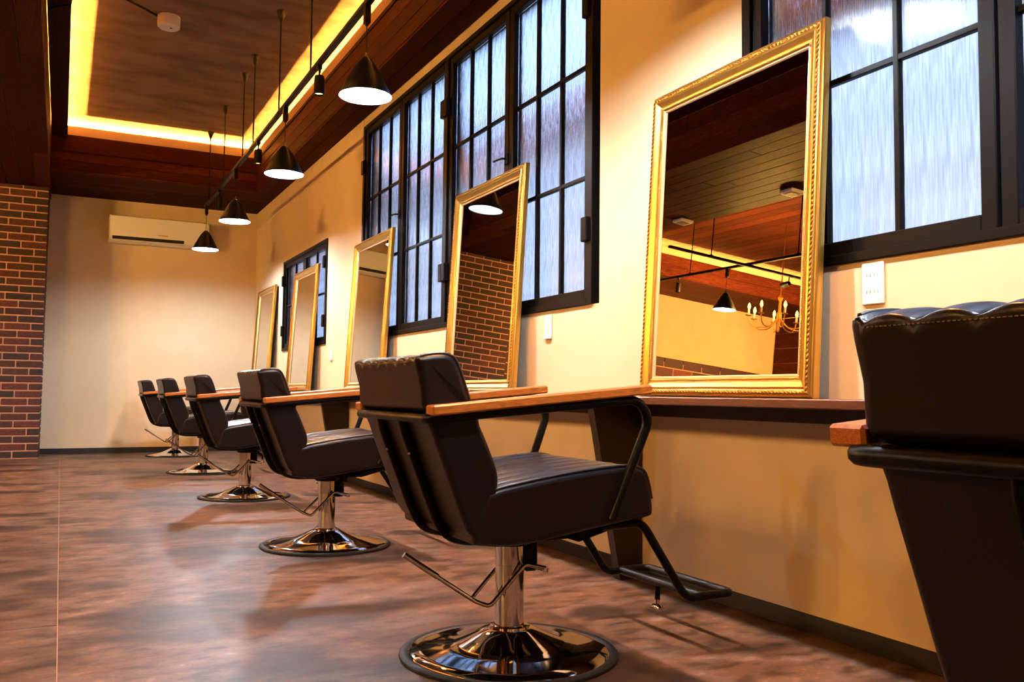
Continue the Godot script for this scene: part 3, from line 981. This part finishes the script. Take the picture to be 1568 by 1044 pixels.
func make_track(called_label: String, x: float, z0: float, z1: float, rods: Array) -> Node3D:
	var t := thing("lighting_track", called_label, "lighting track", Vector3(x, TY, 0), 0.0, "black lighting tracks")
	part("rail", bx(Vector3(-0.017, -0.014, z0), Vector3(0.017, 0.014, z1), 0.003), M.black, t)
	var rod := MB.new()
	rod.lathe([Vector2(0.006, 0.0), Vector2(0.006, HC - TY - 0.03)], Vector3.ZERO, 10)
	var rm := rod.mesh()
	var cup := MB.new()
	cup.lathe([Vector2(0.009, HC - TY - 0.075), Vector2(0.016, HC - TY - 0.06), Vector2(0.034, HC - TY - 0.006), Vector2(0.034, HC - TY)], Vector3.ZERO, 20)
	var cm := cup.mesh()
	var clamp_ := bx(Vector3(-0.012, 0.010, -0.016), Vector3(0.012, 0.024, 0.016), 0.003)
	for z in rods:
		part("rod", rm, M.black, t, Vector3(0, 0.014, z))
		part("ceiling_cup", cm, M.black, t, Vector3(0, 0, z))
		part("clamp", clamp_, M.black, t, Vector3(0, 0, z))
	return t

func make_pendant(label: String, at: Vector3, group: String, e := 4.3) -> Node3D:
	# hangs from the rail: origin at the rim of the shade
	var t := thing("pendant_lamp", label, "pendant lamp", at, 0.0, group)
	var top := TY - at.y
	var m := MB.new()
	m.box(Vector3(-0.016, top - 0.105, -0.019), Vector3(0.016, top - 0.012, 0.019), 0.004)
	m.box(Vector3(-0.009, top - 0.115, -0.009), Vector3(0.009, top - 0.1, 0.009), 0.003)
	part("track_adapter", m.mesh(), M.black, t)
	m = MB.new()
	m.lathe([Vector2(0.0026, 0.2219), Vector2(0.0024, top - 0.11)], Vector3.ZERO, 8)
	part("cord", m.mesh(), M.black, t)
	m = MB.new()
	m.lathe([Vector2(0.0199, 0.2009), Vector2(0.0164, 0.2079), Vector2(0.0076, 0.2149), Vector2(0.0058, 0.2301), Vector2(0.0000, 0.2313)], Vector3.ZERO, 16)
	part("cap", m.mesh(), M.chrome, t).scale = Vector3(0.88, 0.96, 0.88)
	m = MB.new()
	m.lathe([Vector2(0.1466, 0.0000), Vector2(0.1460, 0.0070), Vector2(0.1215, 0.0526), Vector2(0.0934, 0.1028), Vector2(0.0677, 0.1448), Vector2(0.0444, 0.1775), Vector2(0.0280, 0.1962), Vector2(0.0199, 0.2021), Vector2(0.0000, 0.2032)], Vector3.ZERO, 48)
	part("shade", m.mesh(), M.shade_out, t, Vector3.ZERO, "dark conical metal shade").scale = Vector3(0.88, 0.96, 0.88)
	m = MB.new()
	m.lathe([Vector2(0.1466, 0.0000), Vector2(0.1431, 0.0070), Vector2(0.1186, 0.0526), Vector2(0.0905, 0.1028), Vector2(0.0648, 0.1448), Vector2(0.0415, 0.1752), Vector2(0.0000, 0.1927)], Vector3.ZERO, 48)
	part("shade_lining", m.mesh(), M.shade_in, t).scale = Vector3(0.88, 0.96, 0.88)
	m = MB.new()
	m.lathe([Vector2(0.0000, 0.0140), Vector2(0.0304, 0.0199), Vector2(0.0491, 0.0409), Vector2(0.0537, 0.0642), Vector2(0.0444, 0.0934), Vector2(0.0257, 0.1191), Vector2(0.0199, 0.1518), Vector2(0.0000, 0.1530)], Vector3.ZERO, 24)
	part("bulb", m.mesh(), M.bulb, t, Vector3.ZERO, "glowing white bulb").scale = Vector3(0.88, 0.96, 0.88)
	omni(t, Vector3(0, 0.055, 0), COOL, e, 0.042)
	return t

func make_spot(label: String, at: Vector3, group: String, e := 6.5, cone := 55.0, tilt := 0.0) -> Node3D:
	# origin at the front of the head; a tilted head swings on its pivot under the rail
	var t := thing("track_spotlight", label, "spotlight", at, 0.0, group)
	var top := TY - at.y
	var m := MB.new()
	m.box(Vector3(-0.014, top - 0.04, -0.016), Vector3(0.014, top - 0.015, 0.016), 0.003)
	m.tube([Vector3(0, 0.10, 0), Vector3(0, top - 0.03, 0)], 0.007, 8)
	part("track_adapter", m.mesh(), M.black, t)
	var pivot := Vector3(0, 0.105, 0)
	var turn := Transform3D(Basis(Vector3.RIGHT, tilt), Vector3.ZERO)
	turn.origin = pivot - turn.basis * pivot
	m = MB.new()
	m.lathe([Vector2(0.026, 0.012), Vector2(0.029, 0.0), Vector2(0.031, 0.0), Vector2(0.031, 0.085), Vector2(0.027, 0.112), Vector2(0.0, 0.114)], Vector3.ZERO, 28)
	part("head", m.mesh(), M.black, t).transform = turn
	m = MB.new()
	m.lathe([Vector2(0.0, 0.010), Vector2(0.027, 0.011)], Vector3.ZERO, 24)
	part("lens", m.mesh(), M.warm, t, Vector3.ZERO, "warm glowing lens").transform = turn
	spot(t, turn * Vector3(0, 0.004, 0), WARM, e, cone, 0.024)
	t.get_child(t.get_child_count() - 1).rotation.x += tilt
	return t

func track_lights() -> void:
	make_track("black ceiling-hung lighting track above the styling chairs", TX, -9.74, 2.4, [-9.53, -8.6, -7.62, -7.16, -6.22, -5.33, -4.2, -3.2, -2.2, -1.0, 0.4, 1.5])
	var pz := [-9.66, -7.91, -6.0, -4.195, -2.4, -0.6]
	var ord := ["first", "second", "third", "fourth", "fifth", "sixth"]
	for i in 6:
		make_pendant("dark cone pendant lamp above the styling chairs, %s from the end wall" % ord[i], Vector3(TX, 2.183, pz[i]), "pendants over the styling chairs")
	var sz := [-8.82, -6.93, -5.11, -3.3, -1.5]
	for i in 5:
		make_spot("small black track spotlight above the styling chairs, %s from the end wall" % ord[i], Vector3(TX, 2.466, sz[i]), "track spotlights over the styling chairs")

# ------------------------------------------------------------------ wall fittings
func fittings() -> void:
	var a := thing("air_conditioner", "white split air conditioner high on the end wall", "air conditioner", Vector3(0.955, 2.37, ZF))
	var m := MB.new()
	var prof := [Vector2(0.001, 0.0), Vector2(0.10, 0.0), Vector2(0.168, 0.03), Vector2(0.188, 0.075), Vector2(0.195, 0.15), Vector2(0.195, 0.27), Vector2(0.185, 0.295), Vector2(0.16, 0.303), Vector2(0.001, 0.303)]
	var w := []
	for p in prof: w.append(0.0)
	m.pad(prof, w, 0.535, 0.008, 1, 0.0, 2)
	var body := part("body", m.mesh(), M.white, a)
	body.rotation.y = -PI / 2
	part("front_panel", bx(Vector3(-0.52, 0.085, 0.190), Vector3(0.52, 0.292, 0.199), 0.003), M.white, a)
	var slot := part("air_outlet", bx(Vector3(-0.50, -0.019, -0.004), Vector3(0.26, 0.019, 0.003), 0.002), M.groove, a, Vector3(0, 0.050, 0.178), "dark air outlet slot")
	slot.rotation.x = 0.418
	var lv := part("louvre", bx(Vector3(-0.52, -0.003, -0.012), Vector3(0.52, 0.003, 0.03), 0.001), M.white, a, Vector3(0, 0.026, 0.158))
	lv.rotation.x = 0.5
	for x in [-0.04, 0.10]:
		part("indicator", bx(Vector3(x - 0.006, 0.098, 0.198), Vector3(x + 0.006, 0.106, 0.2005), 0.001), M.slip, a)
	part("nameplate", bx(Vector3(-0.02, 0.098, 0.198), Vector3(0.08, 0.108, 0.2002)), std(Color(0.62, 0.45, 0.38), 0.5), a)
	# smoke detector on the concrete ceiling
	var d := thing("smoke_detector", "white round detector on the raw concrete ceiling", "detector", Vector3(0.60, HC, -6.7))
	m = MB.new()
	m.lathe([Vector2(0.0, -0.085), Vector2(0.066, -0.085), Vector2(0.075, -0.078), Vector2(0.078, -0.06), Vector2(0.078, -0.004), Vector2(0.078, 0.0)], Vector3.ZERO, 36)
	part("housing", m.mesh(), M.white, d)
	m = MB.new()
	m.lathe([Vector2(0.0, -0.0875), Vector2(0.009, -0.0875), Vector2(0.010, -0.085)], Vector3(0.015, 0, 0.01), 14)
	part("sensor", m.mesh(), M.grey, d)
	# conduit on the ceiling by the detector
	var c := thing("ceiling_conduit", "thin dark conduit on the concrete ceiling beside the detector", "conduit", Vector3(0.0, HC, 0.0))
	m = MB.new()
	m.tube([Vector3(0.522, -0.010, -6.7), Vector3(0.27, -0.010, -6.48)], 0.008, 8)
	part("pipe", m.mesh(), M.black, c)
	# plates on the window wall
	var plate := func(label: String, z: float, y0: float, y1: float, wd: float, kind: int) -> void:
		var t := thing("wall_plate", label, "wall plate", Vector3(WX, y0, z))
		part("plate", bx(Vector3(-0.009, 0, -wd / 2), Vector3(0.0, y1 - y0, wd / 2), 0.003), M.white, t)
		var hh := y1 - y0
		if kind == 0:
			for y in [0.3, 0.7]:
				for z2 in [-0.018, -0.006, 0.008, 0.020]:
					part("socket_slot", bx(Vector3(-0.0094, hh * y - 0.005, z2 - 0.001), Vector3(-0.008, hh * y + 0.005, z2 + 0.001)), M.grey, t)
		elif kind == 1:
			for y in [0.34, 0.56, 0.78]:
				part("switch", bx(Vector3(-0.013, hh * y - 0.010, -0.012), Vector3(-0.008, hh * y + 0.010, 0.012), 0.001), M.white, t)
			part("lower_cap", bx(Vector3(-0.016, -0.006, -wd / 2), Vector3(0.0, 0.012, wd / 2), 0.003), M.white, t)
		else:
			part("lower_cap", bx(Vector3(-0.016, -0.006, -wd / 2), Vector3(0.0, 0.012, wd / 2), 0.003), M.white, t)
	plate.call("white double power outlet on the cream wall beside a gilt mirror", -1.787, 0.985, 1.105, 0.076, 0)
	plate.call("narrow white switch plate under the wide window's corner", -3.69, 0.985, 1.095, 0.062, 1)
	plate.call("small white wall plate between the small window and the third mirror", -7.50, 0.99, 1.09, 0.06, 2)
	# cable looped over the cove edge
	var k := thing("cable", "short black cable looped over the cove edge by the beam", "cable", Vector3(0, 0, 0))
	m = MB.new()
	m.tube(bent([Vector3(-0.165, HL - 0.04, -6.5), Vector3(-0.12, HL - 0.042, -6.38), Vector3(-0.07, HL - 0.042, -6.34), Vector3(-0.03, HL - 0.036, -6.32), Vector3(-0.024, HL + 0.05, -6.32)], 0.03), 0.006, 8)
	part("lead", m.mesh(), M.black, k)

# ------------------------------------------------------------------ the half of the salon that only the mirrors show
func left_side() -> void:
	var t := struct("trim_6", "dark timber ceiling boards over the second seating area", "ceiling")
	planks(t, false, Vector3(R2L.x - 0.25, HC - 0.012, R2L.y - 0.25), Vector3(-1.31, HC + 0.002, R2H.y + 0.25), 0.16, 9.0, M.plank_z)
	t = struct("trim_7", "timber bulkhead round the second ceiling opening", "bulkhead")
	planks(t, true, Vector3(XL, HS + 0.07, ZF), Vector3(-1.36, HS + 0.085, R2L.y), 0.16, 4.0, M.plank_x)
	cladding(t, 2, R2L.y, 1.0, XL, -1.36, HS + 0.085, HL, 2, M.plank_x)
	planks(t, false, Vector3(XL, HL - 0.02, R2L.y), Vector3(R2L.x, HL - 0.005, ZB), 0.16, 9.0, M.plank_z)
	planks(t, false, Vector3(R2H.x, HL - 0.02, R2L.y), Vector3(-1.355, HL - 0.005, ZB), 0.13, 9.0, M.plank_z)
	planks(t, true, Vector3(R2L.x, HL - 0.02, R2H.y), Vector3(R2H.x, HL - 0.005, ZB), 0.4, 4.0, M.plank_x)
	part("ledge", bx(Vector3(XL, HL - 0.004, R2L.y - 0.28), Vector3(-1.36, HL, R2L.y - 0.015)), M.wall, t)
	t = struct("trim_8", "cream cove upstands round the second ceiling opening", "cove")
	cove(t, R2L, R2H, M.wall)
	part("cove_end", bx(Vector3(XL, HL, R2L.y - 0.28), Vector3(-1.31, HC, R2L.y - 0.26)), M.wall, t)
	led("timber ceiling", R2L, R2H + Vector2(-0.05, 0), 45.0, "lf")
	# brick wainscot along the end wall
	t = struct("trim_9", "brown brick wainscot along the end wall past the brick column", "wainscot")
	part("mortar", bx(Vector3(XL, 0.0, ZF), Vector3(-1.15, 1.93, ZF + 0.02)), M.mortar, t)
	var row := 0
	var y := 0.01
	var pool := bx(Vector3(0, 0, 0), Vector3(0.35, 0.14, 0.03), 0.004)
	while y < 1.9:
		var x := XL + (0.0 if row % 2 == 0 else 0.18)
		while x < -1.5:
			part("brick", pool, M.brick[rng.randi() % 5], t, Vector3(x, y, ZF))
			x += 0.363
		y += 0.1535
		row += 1
	# timber boarding on the left wall
	t = struct("trim_10", "red-brown timber boarding on the wall across from the windows", "cladding")
	cladding(t, 0, XL + 0.016, 1.0, ZF + 0.03, ZB, 0.0, HS + 0.06, 12, M.plank_z)
	make_track("black lighting track over the second seating area", -2.45, -9.6, 1.5, [-8.35, -6.62, -5.0, -3.3, -1.6, 0.2])
	var cross := make_track("short black cross track beside the brass chandelier", -3.2, -0.95, 1.85, [-0.4, 1.3])
	cross.position = Vector3(-3.2, TY - 0.03, -7.3)
	cross.rotation.y = PI / 2
	var n := 0
	for z in [-7.68, -4.6]:
		n += 1
		make_pendant("dark cone pendant lamp over the second seating area, %s from the end wall" % ["first", "second"][n - 1], Vector3(-2.45, 2.183, z), "pendants over the second seating area")
	n = 0
	for z in [-8.55, -6.5]:
		n += 1
		make_spot("small black track spotlight over the second seating area, %s from the end wall" % ["first", "second"][n - 1], Vector3(-2.45, 2.466, z), "track spotlights over the second seating area")
	# wall washers added on the cross track, tilted to brighten the end wall
	for x in [-4.7, -3.0]:
		make_spot("added tilted track spotlight brightening the cream end wall, %s the chandelier" % ("beyond" if x < -4.0 else "beside"), Vector3(x, 2.436, -7.3), "added wall-washing spotlights", 55.0, 42.0, 1.4)
	# a gilt mirror leaning on the boarded wall
	for o in get_children():
		if o.name == "leaning_mirror":
			var k := copy(o, Vector3(XL + 0.10, 0.95, -9.9), "gilt-framed mirror leaning on the timber boarding across the room")
			k.rotation.y = PI
			k.set_meta("group", "gilt mirrors across the room")
			var st := thing("console_table", "brown console table under the mirror across the room", "table", Vector3(XL + 0.2, 0, -9.9))
			part("top", bx(Vector3(-0.18, 0.92, -0.6), Vector3(0.22, 0.95, 0.6), 0.004), M.shelf, st)
			for q in [-0.55, 0.55]: part("leg", bx(Vector3(-0.16, 0.0, q - 0.03), Vector3(0.18, 0.92, q + 0.03), 0.004), M.shelf_dark, st)
			break
	make_chandelier("brass chandelier with curved arms and glowing candle bulbs, beside the cross track", Vector3(-3.2, 2.2, -7.62), 4.5)
	make_chandelier("brass chandelier with curved arms and glowing candle bulbs, added out of view for warm light", Vector3(-2.9, 2.2, -1.6), 3.2)  # added out of view, to warm the lower window wall
	# white detectors under the beam
	for z in [-6.9, -5.45]:
		var e := thing("ceiling_sensor", "white square sensor under the beam, %s" % ("nearer the brick column" if z < -6.0 else "nearer the entrance"), "sensor", Vector3(-1.2, HB, z))
		part("housing", bx(Vector3(-0.075, -0.03, -0.075), Vector3(0.075, 0.0, 0.075), 0.008), M.white, e)
		part("grille", bx(Vector3(-0.05, -0.034, -0.05), Vector3(0.05, -0.029, 0.05), 0.003), M.grey, e)

func make_chandelier(label: String, at: Vector3, e: float) -> void:
	var c := thing("chandelier", label, "chandelier", at, 0.0, "brass chandeliers")
	var m := MB.new()
	m.lathe([Vector2(0.0, -0.16), Vector2(0.012, -0.15), Vector2(0.02, -0.12), Vector2(0.012, -0.08), Vector2(0.022, -0.02), Vector2(0.03, 0.03), Vector2(0.016, 0.09), Vector2(0.014, 0.2), Vector2(0.03, 0.24), Vector2(0.008, 0.28), Vector2(0.004, HC - 2.2 - 0.012)], Vector3.ZERO, 16)
	part("stem", m.mesh(), M.brass, c)
	for i in 8:
		var a := TAU * i / 8 + 0.2
		var d := Vector3(cos(a), 0, sin(a))
		m = MB.new()
		m.tube(bent([d * 0.02 + Vector3.UP * 0.0, d * 0.12 + Vector3.DOWN * 0.12, d * 0.30 + Vector3.DOWN * 0.12, d * 0.34 + Vector3.UP * 0.0], 0.12, 8), 0.007, 6)
		m.lathe([Vector2(0.0, 0.0), Vector2(0.035, 0.006), Vector2(0.038, 0.012)], d * 0.34, 14)
		var arm := part("arm", m.mesh(), M.brass, c)
		m = MB.new()
		m.lathe([Vector2(0.013, 0.005), Vector2(0.013, 0.075), Vector2(0.0, 0.076)], d * 0.34, 10)
		part("candle_sleeve", m.mesh(), M.white, arm)
		m = MB.new()
		m.lathe([Vector2(0.0, 0.076), Vector2(0.012, 0.082), Vector2(0.019, 0.105), Vector2(0.012, 0.135), Vector2(0.0, 0.155)], d * 0.34, 12)
		part("candle_bulb", m.mesh(), M.candle, arm)
		if i % 2 == 0: omni(c, d * 0.34 + Vector3.UP * 0.106, Color(1.0, 0.74, 0.36), e, 0.012)
